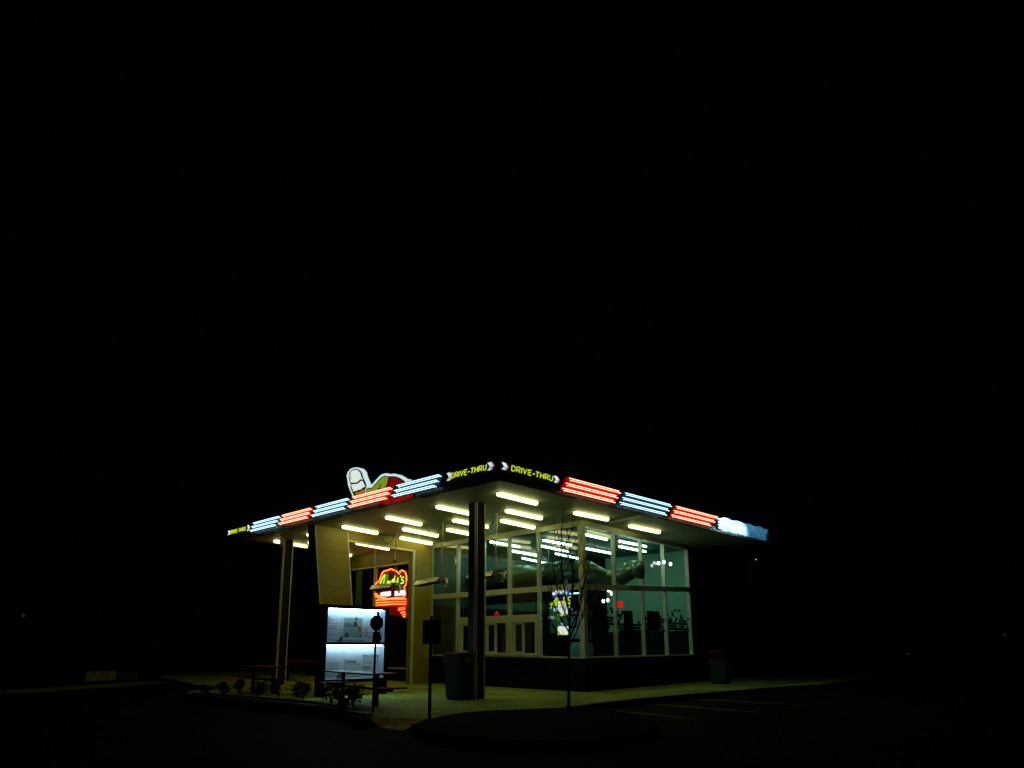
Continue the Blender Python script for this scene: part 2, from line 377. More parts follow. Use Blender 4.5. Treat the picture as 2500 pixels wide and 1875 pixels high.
MB().wbox(PW, 1.435, 4.55, 4.90, 4.965, -.05, .013, 4.885, 4.945).build('portal_trim', M['trim'], portal)
MB().wbox(PW, 4.555, 4.64, 0.005, 4.945, -.05, .013).build('portal_trim', M['trim'], portal)
# west face (same plane as order-window wall) beyond portal
b0 = 7.55
MB().wbox(B, b0, 16.5, 4.72, S, -.3, -.02).build('west_wall', M['wood'], shop)
MB().wbox(B, b0, 16.5, 4.665, 4.715, -.3, .03).build('portal_trim', M['trim'], shop)
MB().wbox(B, b0, 16.5, 0, .45, -.3, -.02).wbox(B, b0, b0+.3, .45, 4.66, -.3, -.02).wbox(B, 13.2, 13.9, .45, 4.66, -.3, -.02).build('west_wall', M['base'], shop)
MB().wbox(B, b0, 12.2, .455, .52, -.2, .05).build('sill', M['alu'], shop)
wb = [8.1, 9.6, 10.9, 11.55, 12.2, 13.15]
for s in wb: MB().wbox(B, s-.05, s+.05, .525, 4.66, -.14, .0).build('mullion', M['fascia'], shop)
for i in range(5): pane(B, wb[i]+.05, wb[i+1]-.05, .525, 4.66)
p0, p1 = B.pt(7.4,0,-2.5), B.pt(16,0,-2.5)
vface(p0, p1, 0, 5.2, 'interior_wall', M['idark'])
# columns
def column(u, v, wx, wy):
    g = P(u, v, 0); z1 = S-.002
    o = g.copy(); c = [o, o+dA*wx, o+dA*wx+dB*wy, o+dB*wy]
    cl = MB().prism(c, 0, z1).build('column', M['colface'], shop)
    t = MB(); e = .022
    CW = Wall(o, o+dA*wx); CV = Wall(o, o+dB*wy)
    t.wbox(CW, 0.012, .04, .0, z1-.01, .002, e); t.wbox(CW, wx-.035, wx+.0, 0, z1-.01, .002, e)
    t.wbox(CV, 0.012, .035, 0, z1-.01, .002, e)
    t.build('edge_trim', M['trim'], cl)
column(1160, 1708, .36, .30)
column(672, 1672, .40, .32)

# ------------------------------------------------------------------ canopy lamps
tubes = [(1217,1207,1309,1230,'front corner nearest the neon arrows'),(1237,1248,1321,1266,'just right of the dark column top'),(1225,1272,1303,1289,'above the hanging heater right of the column'),
 (1403.7,1253,1482.7,1269,'over the glass corner'),(1538,1285,1609,1300,'farthest right, over the side windows'),(1068,1238,1152,1256,'left of the dark column and nearest the street'),
 (1107.5,1271,1190,1287,'passing behind the dark column'),(1093,1294,1165,1308,'nearest the order windows beside the column'),(944,1264,1027,1281,'below the white neon tubes, second in the street row'),
 (985.5,1292.6,1067,1309,'between the two left heaters'),(979,1314,1053,1328,'against the right part of the yellow portal wall'),(838,1287,920,1302.5,'above the portal left side'),
 (871.5,1327,948,1341,'seen through the portal opening'),(671,1322,748,1335,'at the far left post'),(792,1345,856,1357,'half hidden behind the left portal jamb'),(752,1306,815,1318,'behind the top of the yellow fin, upper one'),(755,1325,830,1338,'behind the yellow fin, lower one')]
for u0,v0,u1,v1,lab in tubes:
    zz = S-.07; a = P(u0,v0,zz); c = P(u1,v1,zz); dv = (c-a).normalized(); nn = Vector((-dv.y,dv.x,0))
    t = thing('ceiling_light', 'glowing strip light under the canopy, '+lab, 'ceiling light', ((a+c)/2)+Vector((0,0,.095)), 'strip lights under the canopy')
    prof = [(-.062,.012),(-.068,-.03),(-.058,-.065),(-.03,-.085),(.03,-.085),(.058,-.065),(.068,-.03),(.062,.012)]
    b = MB(); n = len(prof)
    for p in (a, c): b.v += [p + nn*x + Vector((0,0,.04+z)) for x, z in prof]
    b.f = [(i,i+1,n+i+1,n+i) for i in range(n-1)] + [tuple(range(n)), tuple(range(2*n-1,n-1,-1)), (0,n,2*n-1,n-1)]
    b.build('lens', M['lens'], t)
    LW = Wall(a - dv*.05, c + dv*.05)
    MB().wbox(LW, 0, LW.L, S-.022, S-.003, -.045, .045).build('housing', M['lamp_body'], t)

# ------------------------------------------------------------------ neon panels
def neon_panel(W, tl, tr, bl, br, colr, label):
    # pixel ends of top and bottom tubes -> positions along the band
    s = [W.px(*p)[0] for p in (tl,tr,bl,br)]
    zt = 5.75; zb = 5.50 if W is LWn else 5.43
    sg = 1 if W is RWn else -1
    t = thing('neon_sign', label, 'neon sign', W.pt((s[0]+s[3])/2, zb-.03, 0), 'neon tube panels along the roof edge')
    m = .09
    MB().wpoly(W, [(s[0]-sg*m, zt+.05),(s[1]+sg*m, zt+.05),(s[3]+sg*m, zb-.05),(s[2]-sg*m, zb-.05)], .0, .018).build('backing', M['pred'] if colr=='red' else M['pblue'], t)
    nm = M['nred'] if colr=='red' else M['nblue']
    for k in range(3):
        f = k/2; z = zt + (zb-zt)*f; a0 = s[0]+(s[2]-s[0])*f; a1 = s[1]+(s[3]-s[1])*f
        MB().tube([W.pt(a0+sg*.02,z,.05),W.pt(a0,z,.07),W.pt(a1-sg*.09,z,.07),W.pt(a1-sg*.09,z,.02)], .009).tube([W.pt(a0+sg*.09,z-.048,.02),W.pt(a0+sg*.09,z-.048,.07),W.pt(a1,z-.048,.07),W.pt(a1+0,z-.048,.03)], .008).build('neon_tube', nm, t)
    return t
LWn = Wall(R0, RL, .075); RWn = Wall(R0, RR, .075)
for tl,tr,bl,br,cn,lb in [((973,1184),(1080,1156),(961,1209),(1068,1182),'blue','blue-white neon tube panel on left roof edge beside the front drive-through lettering'),
  ((865,1212),(960,1188.6),(854,1235.6),(947.5,1213),'red','red neon tube panel in front of the cone sign'),
  ((775,1235.6),(855.5,1215),(764,1258),(845.6,1237),'blue','blue-white neon tube panel just left of the cone sign'),
  ((692.8,1258),(764,1239),(683.8,1278),(754,1260),'red','red neon tube panel above the far left post'),
  ((622,1276),(687,1259),(614,1296),(676.5,1279),'blue','blue-white neon tube panel beside the smallest drive-through lettering')]:
    neon_panel(LWn, tl,tr,bl,br,cn,lb)
for tl,tr,bl,br,cn,lb in [((1385.6,1168),(1510.7,1202.4),(1369,1190),(1497,1224),'red','red neon tube panel on right roof edge beside the drive-through lettering'),
  ((1522.5,1206),(1635.5,1235),(1509,1228),(1623,1257),'blue','blue-white neon tube panel between two red panels on right roof edge'),
  ((1648,1238.6),(1751,1265),(1636,1260),(1731,1285),'red','red neon tube panel beside the white plastic wrapping')]:
    neon_panel(RWn, tl,tr,bl,br,cn,lb)
# drive-through lettering
GLY = {'D':[[(0,0),(0,1),(.36,1),(.6,.78),(.6,.22),(.36,0),(0,0)]], 'R':[[(0,0),(0,1),(.4,1),(.6,.85),(.6,.6),(.4,.46),(0,.46)],[(.3,.46),(.6,0)]],
 'I':[[(.0,0),(.0,1)]], 'V':[[(0,1),(.3,0),(.6,1)]], 'E':[[(.55,0),(0.08,0),(0,.08),(0,.92),(.08,1),(.55,1)],[(0,.52),(.45,.52)]], '-':[[(0,.42),(.32,.42)]],
 'T':[[(0,1),(.6,1)],[(.3,1),(.3,0)]], 'H':[[(0,0),(0,1)],[(.6,0),(.6,1)],[(0,.5),(.6,.5)]], 'U':[[(0,1),(0,.2),(.15,0),(.45,0),(.6,.2),(.6,1)]]}
ADV = {'I':.28,'-':.55}
def drive_thru(W, s_start, s_end, z0, h, sg, arrows, label):
    word = 'DRIVE-THRU'; tot = sum(ADV.get(c,.88) for c in word)-.28; k = abs(s_end-s_start)/tot
    t = thing('neon_lettering', label, 'neon sign', W.pt((s_start+s_end)/2, z0-.06, 0), 'drive-through neon lettering on the roof edge')
    x = 0; slant = .02
    for ch in word:
        b = MB()
        for st_ in GLY[ch]:
            b.tube([W.pt(s_start+sg*((x+px)*k + slant*pz), z0+pz*h, .07) for px,pz in st_], .0125)
        b.build('letter', M['nyel'], t); x += ADV.get(ch,.88)
    for sa, ht in arrows:
        for i, m in enumerate(('npale','nwhite','npale','npink')):
            o = sg*(i*.045)
            MB().tube([W.pt(sa+o, z0+h/2+ht/2, .06),W.pt(sa+o+sg*.08, z0+h/2, .06),W.pt(sa+o, z0+h/2-ht/2, .06)], .009).build('arrow', M[m], t)
drive_thru(LWn, 1.52, .26, 5.57, .125, -1, [(1.68,.2),(.20,.19)], 'yellow neon DRIVE-THRU lettering with arrows on the left roof edge near the front corner')
drive_thru(RWn, .33, 1.85, 5.56, .13, 1, [(.02,.17),(1.93,.17)], 'yellow neon DRIVE-THRU lettering with arrows on the right roof edge')
drive_thru(LWn, 14.1, 12.85, 5.55, .13, -1, [(14.3,.15),(12.72,.2)], 'small distant yellow neon DRIVE-THRU lettering at the far left end of the roof edge')
# plastic wrapped end of the band
wr = MB(); nx, nz = 110, 10; s0, s1, z0, z1 = 10.62, 14.42, S-.02, 5.77
for j in range(nz+1):
    for i in range(nx+1):
        s = s0+(s1-s0)*i/nx; z = z0+(z1-z0)*j/nz
        edge = min(1, min(j, nz-j)/2, min(i, nx-i)/2)
        o = .13 + edge*(.03*math.sin(s*9+z*3)+.035*math.sin(s*19-z*4+1)+.02*math.sin(s*31+z*12)+.012*random.random())
        wr.v.append(RWn.pt(s + .12*(j/nz)*(1-i/nx), z + (.02*math.sin(s*7) if j==nz else 0), o))
for j in range(nz):
    for i in range(nx): wr.f.append((j*(nx+1)+i, j*(nx+1)+i+1, (j+1)*(nx+1)+i+1, (j+1)*(nx+1)+i))
wo = wr.build('wrapped_sign_end', M['wrap'], None, smooth=True)
tr = M['wrap'].node_tree; bs = tr.nodes['Principled BSDF']; tl = tr.nodes.new('ShaderNodeBsdfTranslucent'); tl.inputs[0].default_value = (.55,.75,.9,1)
mx = tr.nodes.new('ShaderNodeMixShader'); mx.inputs[0].default_value = .6
tr.links.new(bs.outputs[0], mx.inputs[1]); tr.links.new(tl.outputs[0], mx.inputs[2]); tr.links.new(mx.outputs[0], [n for n in tr.nodes if n.type=='OUTPUT_MATERIAL'][0].inputs[0])
ht = thing('neon_sign', 'blue-white neon tubes glowing underneath the plastic wrapping', 'neon sign', RWn.pt(11.3, 5.45, 0), 'neon tube panels along the roof edge')
hb = MB()
for k in range(4): hb.tube([RWn.pt(10.7,5.40+.1*k,.05),RWn.pt(12.7-.13*k,5.40+.1*k,.05)], .012)
hb.build('neon_tube', emat('hidden_neon', (.66,.9,1), 21), ht)
hb = MB()
for k in range(3): hb.tube([RWn.pt(12.2,5.40+.15*k,.04),RWn.pt(14.2,5.40+.15*k,.04)], .012)
for sx in (12.75,13.1,13.35,13.9,14.25): hb.tube([RWn.pt(sx,5.74,.06),RWn.pt(sx-.04,5.62-.1*random.random(),.06)], .018)
hb.build('neon_tube', emat('hidden_neon_blue', (.16,.5,.68), 3.4), ht)
MB().wbox(RWn, 10.65, 14.3, 5.36, 5.76, .0, .015).build('backing', M['pblue'], ht)
tag(wo, 'crumpled white plastic wrapping over the unfinished right end of the roof sign band', 'plastic wrap')

# red reflection on the fascia: added glowing sheet with a short red tube behind
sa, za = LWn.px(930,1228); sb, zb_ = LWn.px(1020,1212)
t = thing('added_red_glow', 'added glowing red sheet standing in for a neon reflection on the left fascia', 'added glow', LWn.pt((sa+sb)/2, 5.32))
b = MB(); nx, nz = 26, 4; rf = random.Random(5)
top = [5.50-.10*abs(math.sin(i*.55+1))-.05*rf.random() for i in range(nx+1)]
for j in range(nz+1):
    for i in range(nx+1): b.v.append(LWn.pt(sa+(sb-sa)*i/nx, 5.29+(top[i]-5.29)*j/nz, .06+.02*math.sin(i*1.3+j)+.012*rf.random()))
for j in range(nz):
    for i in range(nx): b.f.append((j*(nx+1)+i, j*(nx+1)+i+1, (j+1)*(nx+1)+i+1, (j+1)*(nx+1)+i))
fm = mat('added_red_glow', (.5,.01,.01), .2, var=.4, scale=5); tr = fm.node_tree; tl = tr.nodes.new('ShaderNodeBsdfTranslucent'); tl.inputs[0].default_value = (.9,.02,.015,1)
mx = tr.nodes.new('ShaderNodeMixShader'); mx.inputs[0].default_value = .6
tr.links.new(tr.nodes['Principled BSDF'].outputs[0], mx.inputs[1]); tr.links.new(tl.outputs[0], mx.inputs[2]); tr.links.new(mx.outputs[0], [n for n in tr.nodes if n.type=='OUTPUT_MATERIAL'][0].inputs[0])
b.build('added_glow_sheet', fm, t, smooth=True)  # translucent red sheet added to carry the reflection's glow
MB().tube([LWn.pt(sa-.15,5.34,.0),LWn.pt((sa+sb)/2-.1,5.36,.01),LWn.pt(sb+.15,5.37,.0)], .008).build('neon_tube', M['nred'], t)  # unseen red tube added to light the sheet from behind

# ------------------------------------------------------------------ roof cone sign
SW = Wall(R0, RL, -.75)
def crop(pts, ox, oy, k): return [(ox+x/k, oy+y/k) for x,y in pts]
def wp(W, pts): return [W.px(u,v) for u,v in pts]
K = 5.53
m_wborder = emat('sign_border_white', (.58,.78,.80), 1.0); m_cream = emat('sign_cream', (.72,.80,.74), 1.0); m_green = emat('sign_green', (.20,.27,.012), 1.0)
m_redf = emat('sign_red', (.16,.004,.004), 1.0); m_or = emat('sign_orange', (.45,.13,.006), 1.0); m_grey = emat('sign_shade', (.30,.30,.20), 1.0)
cs = thing('roof_sign', 'backlit roof sign with two-scoop ice cream cone, green and red lobes and white outline', 'sign', SW.pt(5.6, S+.49))
def blob(name, pts, m, o, d=.03, par=cs, W=SW):
    if name in ('scoop','lobe','cone','letter'):
        MB().tube([W.pt(a_,b_,o+.004) for a_,b_ in wp(W, crop(pts, 820, 1100, K))], .016 if name != 'letter' else .008, 5, closed=True).build('outline', M['decal'], par)
    return MB().wpoly(W, wp(W, crop(pts, 820, 1100, K)), o-d, o).build(name, m, par)
blob('border', [(245,700),(215,590),(190,540),(165,470),(155,400),(145,340),(160,290),(195,248),(235,231),(285,226),(330,240),(365,280),(380,340),(400,390),(430,450),(445,468),(480,470),(510,430),(560,375),(610,325),(660,308),(700,308),(740,322),(780,310),(830,320),(880,345),(930,380),(970,382),(995,405),(1010,440),(1000,620),(600,700)], m_wborder, 0, .15)
blob('outline', [(225,560),(200,500),(205,460),(196,420),(182,380),(183,320),(205,272),(245,250),(290,250),(330,268),(358,310),(368,360),(385,390),(405,440),(418,480),(400,520),(380,640),(260,640)], M['decal'], .012, .01)
blob('scoop', [(210,440),(198,410),(190,370),(190,325),(212,280),(248,258),(290,257),(325,275),(350,312),(360,362),(375,400),(340,395),(320,420),(285,440),(240,440)], m_cream, .024, .01)
blob('scoop', [(240,558),(215,515),(212,475),(222,452),(290,448),(325,430),(345,405),(376,408),(392,440),(410,482),(392,500),(360,520),(340,540),(310,535),(300,556),(275,550),(262,565)], m_cream, .024, .01)
blob('shade', [(200,365),(200,330),(212,300),(207,330),(210,360),(225,395),(213,390)], m_grey, .036, .01)
blob('shade', [(228,475),(226,500),(240,530),(258,545),(240,540),(222,515),(220,490)], m_grey, .036, .01)
blob('cone', [(262,572),(300,562),(345,545),(370,525),(400,515),(398,640),(290,640)], m_or, .024, .01)
blob('outline', [(408,640),(412,520),(440,502),(488,504),(520,470),(575,405),(620,360),(670,340),(720,348),(770,346),(815,350),(870,372),(920,405),(960,440),(980,640)], M['decal'], .012, .01)
blob('lobe', [(418,640),(422,524),(444,510),(492,512),(528,474),(580,412),(626,366),(672,347),(722,354),(712,440),(690,480),(680,640)], m_green, .024, .01)
blob('lobe', [(690,640),(700,480),(722,440),(732,355),(770,353),(812,358),(866,380),(915,412),(948,446),(965,640)], m_redf, .024, .01)
blob('letter', [(560,560),(616,455),(606,510),(598,560),(586,560),(590,530),(575,560)], M['decal'], .036, .01)
blob('letter', [(583,498),(603,470),(597,505)], m_wborder, .048, .01)

# ------------------------------------------------------------------ hanging heaters
def heater(ltop, lz, rtop, rz_, hlen, name_lab, hose, cab):
    a = P(*ltop, S); c = P(*rtop, S)
    za = zat(ltop[0], lz, a); zc = zat(rtop[0], rz_, c); z = (za+zc)/2
    d = Vector((c.x-a.x, c.y-a.y, 0)); d.normalize(); nn = Vector((-d.y,d.x,0))
    if nn.y > 0: nn = -nn
    t = thing('patio_heater', name_lab, 'heater', ((a.x+c.x)/2,(a.y+c.y)/2,z-.1), 'infrared heaters hung under the canopy')
    A0 = Vector((a.x,a.y,z)) - d*.04; A1 = Vector((c.x,c.y,z)) - d*.05
    b = MB(); prof = [(-.05,.10),(.05,.10),(.13,.0),(.15,-.05),(.135,-.05),(.115,0),(.04,.088),(-.04,.088),(-.115,0),(-.135,-.05),(-.15,-.05),(-.13,0)]; n = len(prof)
    for p in (A0,A1): b.v += [p + nn*x + Vector((0,0,zz)) for x,zz in prof]
    b.f = [(i,(i+1)%n,n+(i+1)%n,n+i) for i in range(n)] + [tuple(range(n)), tuple(range(2*n-1,n-1,-1))]
    b.build('hood', M['hood'], t)
    HW = Wall(A0, A1)
    MB().wbox(HW, 0, HW.L, z-.085, z-.052, -.155, .155).build('lower_lip', M['black'], t)
    MB().tube([A0+Vector((0,0,.0)), A1+Vector((0,0,0))], .035, 8).build('burner_tube', M['steel'], t)
    q = A1 + d*.02
    HB = Wall(q, q+d*.2)
    bb = MB().wbox(HB, 0, .22, z-.10, z+.10, -.1, .1).build('burner_box', M['steel'], t)
    MB().tube([q+d*.22, q+d*.33+Vector((0,0,-.02)), q+d*.36+Vector((0,0,-.14)), q+d*.30+Vector((0,0,-.24))], .05, 8).build('exhaust_elbow', M['hood'], t)
    for p in (a, c):
        MB().tube([Vector((p.x,p.y,S-.002)), Vector((p.x,p.y,z+.09))], .009, 6).build('hanging_rod', M['trim'], t)
    p = q + d*.1; hs = [Vector((p.x,p.y,S-.003)) , Vector((p.x-.01,p.y,4.9)), Vector((p.x-.07,p.y,4.4)), Vector((p.x-.04,p.y,4.0)), Vector((p.x+.03,p.y,3.6)), Vector((p.x+.05,p.y,z+.25)), Vector((p.x,p.y,z+.1))]
    hs = [h for h in hs if h.z > z+.09]
    MB().tube(hs, .015, 6).build('gas_hose', M['hose'] if hose else M['trim'], t)
    if hose == 2: MB().sphere((p.x-.05,p.y,4.25), .07).build('valve', M['pgreen'], t)
    c0 = P(*cab, S); pts = []
    for i in range(13):
        f = i/12; q2 = c0.lerp(c, f); pts.append(Vector((q2.x,q2.y,S-.012 - .38*4*f*(1-f)*(1 if f<.5 else .9))))
    pts[-1].z = 5.18
    MB().tube(pts, .012, 5).build('cable', M['cable'], t)
heater((917.6,1308),1436,(967,1297),1430,1.4,'infrared heater hanging in front of the portal opening and red neon window sign',2,(931,1306))
heater((1024,1296),1424,(1081,1276),1416,1.4,'infrared heater hanging between portal wall and dark column, yellow hose at its end',1,(1040,1284))
heater((1150,1265),1408,(1211,1252),1402,1.4,'infrared heater hanging right of the dark column in front of the order windows',0,(1183,1259))

# ------------------------------------------------------------------ interior things
itubes = [(1326,1319,1395,1331.5),(1320.5,1333,1385.6,1347),(1356.7,1352,1413.6,1364),(1250,1345,1309,1356),(1275,1363,1333,1375),(1197.5,1323,1268,1335),(1427,1305,1482,1317.5),(1429,1339,1491,1351),(1511.6,1321,1577,1334.5),(1511.6,1334.5,1576,1347)]
ilab = ['upper one left of the corner post','second one down left of the corner post','lowest beside the corner post above the duct','third bay of order-window wall, upper','lowest left, above the duct','behind the hanging heater right of the column','right of the corner post, upper','right of the corner post, lower','farthest right pair, upper','farthest right pair, lower']
for (u0,v0,u1,v1),lb in zip(itubes, ilab):
    a = P(u0,v0,5.02); c = P(u1,v1,5.02)
    t = thing('ceiling_light', 'white interior tube light, '+lb, 'ceiling light', (a+c)/2+Vector((0,0,.08)), 'interior tube lights')
    MB().tube([a,c], .035, 8).build('lens', M['ilens'], t)
    LW = Wall(a, c); MB().wbox(LW, 0, LW.L, 5.055, 5.115, -.06, .06).build('housing', M['lamp_body'], t)
dpts = [P(1165,1418,3.95), P(1250,1403.5,3.95), P(1340,1395,3.95), P(1428,1387,3.95)]
rr = .32
t = thing('air_duct', 'big round silver ventilation duct with elbow under the interior ceiling', 'duct', dpts[2])
MB().tube(dpts, rr, 20).build('straight_duct', M['duct'], t, smooth=True)
e0 = dpts[-1]; e1 = at_y(1500,1430,e0.y+.7); e2 = at_y(1540,1390,e1.y-.1); e3 = at_y(1572,1392,e2.y-.12)
def arc(a, b, c, n=6): return [a.lerp(b,i/n).lerp(b.lerp(c,i/n), i/n) for i in range(n+1)]
mid1 = e0.lerp(e1,.5); 
MB().tube([e0-Vector((.02,0,0))]+[e0.lerp(e1,.5)], rr*1.0, 20).build('elbow', M['duct'], t, smooth=True)
MB().tube(arc(e0.lerp(e1,.45), e1, e2), rr*.98, 20).build('elbow', M['duct'], t, smooth=True)
MB().tube([e2,e3], rr*.98, 20).build('straight_duct', M['duct'], t, smooth=True)
for p in dpts[1:3]:
    b = MB().tube([p-Vector((-.03,.03,0)), p+Vector((-.03,.03,0))], rr+.02, 20).build('flange', M['steel'], t)
MB().tube([e3+(e3-e2)*.02, e3+(e3-e2)*.06], rr*.9, 16).build('dark_opening', M['decal'], t)
MB().tube([dpts[2]+Vector((0,0,rr)), dpts[2]+Vector((0,0,1.17))], .012).tube([dpts[1]+Vector((0,0,rr)), dpts[1]+Vector((0,0,1.17))], .012).build('hanger', M['steel'], t)
# exit sign, small glowing balls
q = at_y(1512,1475,27.0)
tag(MB().box(q.x-.13,q.x+.13,q.y-.03,q.y+.03,q.z-.13,q.z+.11).build('exit_sign', emat('exit_red',(1,.02,.01),.75)), 'small red lit square sign inside behind the side windows', 'sign')
for i,(u,v,y,lb) in enumerate([(1608,1375,25.2,'leftmost of three on the upper right panes'),(1621,1372,25.2,'middle of three on the upper right panes'),(1637,1377,25.2,'right of three on the upper right panes'),(1486,1441,24.5,'upper of the pair below the transom right of the corner'),(1493,1449,24.5,'large one beside the second mullion'),(1473,1467.5,24.5,'just above the window decals, left'),(1484,1465.5,24.5,'just above the window decals, right')]):
    q = at_y(u,v,y); b = MB().sphere(q, .055, 8, 6, 1.25).build('bulb', emat('ball_glow',(.85,.95,1),4.0), None, smooth=True)  # small glowing balls set behind the panes as white spots
    tag(b, 'white glowing ball placed behind the glass, '+lb, 'light bulb', 'glowing balls behind the glass')
for i,(u,v,lb) in enumerate([(1111,1492.5,'upper left'),(1113.5,1504,'lower left'),(1134.5,1493.5,'upper right'),(1135,1501.5,'lower right, brightest')]):
    q = at_y(u,v,29.5); tag(MB().sphere(q, .035, 8, 6).build('bulb', emat('ball_glow2',(.9,.95,1),2.5), None), 'tiny white light behind order window left of column, '+lb, 'light bulb', 'tiny lights behind order windows')
q = at_y(1213,1497,27); tag(MB().frustum(q.x,q.y,q.z-.07,q.z+.07,.10,.04,0).build('red_lamp', emat('red_lamp_glow',(1,.01,.01),.5)), 'small red warning lamp glowing above the order windows', 'lamp')
# freezers (pale blue) behind corner pane
FZ = Wall(B.pt(.35,0,-.7), B.pt(1.2,0,-.7))
def ifr(name, u0,v0,u1,v1, W, o0, o1, m, label, cat):
    s0,za = W.px(u0,v0); s1,zb = W.px(u1,v1)
    t = thing(name, label, cat, W.pt((s0+s1)/2, min(za,zb), o0))
    MB().wbox(W, min(s0,s1), max(s0,s1), min(za,zb), max(za,zb), o0, o1).build('body', m, t, bevel=.02)
    return t, (min(s0,s1), max(s0,s1), min(za,zb), max(za,zb))
t, q = ifr('freezer', 1391,1494,1424,1560, FZ, -.5, -.02, M['freezer'], 'pale blue upright freezer case behind the neon cup', 'freezer')
MB().wbox(FZ, q[0]+.05, q[1]-.05, q[3]-.14, q[3]-.06, -.018, -.005).build('door_panel', mat('freezer_door',(.02,.06,.09),.2), t)
t, q = ifr('freezer', 1388,1570,1426,1603, FZ, -.5, .02, mat('freezer_lid',(.14,.42,.52),.35), 'low light blue chest freezer lid against the glass beside the corner post', 'freezer')
MB().wbox(FZ, q[0]+.02, q[1]-.02, q[3]+.002, q[3]+.03, -.45, .0).build('lid', M['freezer'], t)
FZL = emat('freezer_lamp', (.35,.8,1.0), 5.0)
lt = thing('case_light', 'cool blue lamp strip inside above the freezer case', 'lamp', FZ.pt(.5, 3.05, .2))
MB().wbox(FZ, .1, .9, 3.04, 3.07, .12, .18).build('lens', FZL, lt); MB().wbox(FZ, .08, .92, 3.072, 3.09, .1, .2).build('housing', M['black'], lt)
# neon cup sign in the corner pane
CW = Wall(B.pt(0,0,-.16), B.pt(2,0,-.16))
cup = thing('neon_cup_sign', 'bright neon sign in the corner pane, blue arch over yellow script and pale sundae', 'neon sign', CW.pt(.9,1.6,0))
kc = 10.05
def cpt(pts, ox=1300, oy=1400, k=kc): return [CW.px(ox+x/k, oy+y/k) for x,y in pts]
def cblob(name, pts, m, o=.0, d=.02): return MB().wpoly(CW, cpt(pts), o-d, o).build(name, m, cup)
def ctube(name, pts, m, r=.016, o=.02): return MB().tube([CW.pt(s,z,o) for s,z in cpt(pts)], r, 6).build(name, m, cup)
e_blue = emat('neon_deep_blue',(.01,.13,.75),.75); e_w = emat('neon_soft_white',(.95,.9,.9),1.0); e_cy = emat('neon_cyan',(.35,.75,.9),1.0); e_gr=emat('neon_dim_green',(.05,.22,.005),.6)
cblob('arch', [(495,590),(505,500),(560,440),(640,415),(910,405),(912,540),(850,545),(760,520),(680,530),(600,560)], e_blue)
ctube('arch_letters', [(520,505),(560,485),(600,465),(640,470),(680,452),(720,460),(760,450),(800,468),(845,490)], e_w, .05, .03)
ctube('script', [(455,860),(500,740),(450,770),(520,720),(520,740),(600,590),(630,600),(560,800)], M['nyel'], .022)
ctube('script', [(630,600),(640,700),(560,790),(680,760),(840,740),(800,700),(770,600),(830,580)], M['nyel'], .022)
ctube('script', [(870,720),(940,730),(950,680),(890,650),(880,600),(940,570),(975,640),(960,740),(900,760)], M['nyel'], .022)
cblob('cherry', [(660,620),(690,570),(740,575),(755,620),(720,660),(680,655)], emat('neon_cherry',(.10,.004,0),1.0), .03)
cblob('sundae', [(625,690),(700,670),(760,680),(770,740),(840,790),(870,830),(870,900),(850,1000),(720,1010),(640,910),(620,860),(600,830),(625,800)], e_w, .0)
cblob('plate', [(510,840),(590,850),(620,900),(610,935),(520,925)], e_cy, .0); cblob('plate', [(890,790),(960,820),(965,910),(900,900)], e_cy, .0)
ctube('script', [(630,960),(640,1015),(720,1030),(850,1010)], M['nyel'], .022)
ctube('script', [(640,835),(740,825),(840,805)], M['nyel'], .018, .04)
cblob('stem', [(560,1050),(650,1040),(660,1120),(640,1180),(560,1160)], e_gr); 
ctube('stem', [(700,1220),(740,1240),(730,1290),(750,1240),(790,1225)], e_cy, .012)
cblob('box', [(630,1300),(690,1290),(730,1305),(820,1290),(875,1310),(880,1500),(790,1500),(765,1480),(740,1500),(630,1495),(615,1390),(620,1340)], e_w)
ctube('box_edge', [(630,1405),(640,1500),(740,1505),(765,1400),(775,1500),(880,1500),(880,1410)], M['nyel'], .016)
for ox in (590,): pass
kd = Wall(B.pt(0,0,-.12), B.pt(2,0,-.12))
b = MB()
for i in range(5):
    s,z = kd.px(1300+(400+i*30)/kc, 1400+1080/kc); b.wbox(kd, s-.022, s+.018, z-.05, z+.04, -.004, .0)
tag(b.build('lit_label', emat('label_glow',(.5,.6,.6),.5)), 'tiny pale lit label left of the neon cup sign', 'label')
# window decals : dark word blocks on lower side panes, each pane one decal
DW = Wall(A.pt(0,0,-.026), A.pt(7,0,-.026))
labs = ['pane right of the corner post','second side pane, with large dark shape','third side pane','last side pane at right']
e = [.07]+am+[7.44]
for i in range(4):
    b = MB(); s0, s1 = e[i]+.06, e[i+1]-.06
    h = .10; bw = .165
    for row in range(9):
        z = (2.72, 2.52, 2.66, 2.74)[i] - row*h
        dens = (.14,.22,.36,.5,.66,.8,.9,.8,.5)[row]
        for k in range(int((s1-s0)/bw)):
            s = s0 + k*bw + (bw*.5 if row % 2 else 0)
            if s+bw <= s1 and random.random() < dens: b.wbox(DW, s+.008, s+bw-.004, z-h+.012, z, -.003, 0)
    if i == 1: b.wbox(DW, s0+.5, s0+1.1, 1.45, 2.55, -.008, -.004)
    if i == 2: b.wbox(DW, s0+.25, s0+1.2, 1.9, 2.6, -.008, -.004)
    tag(b.build('window_decal', M['decal']), 'dark block-word sticker on the lower glass, '+labs[i], 'window decal', 'word decals on the side panes')
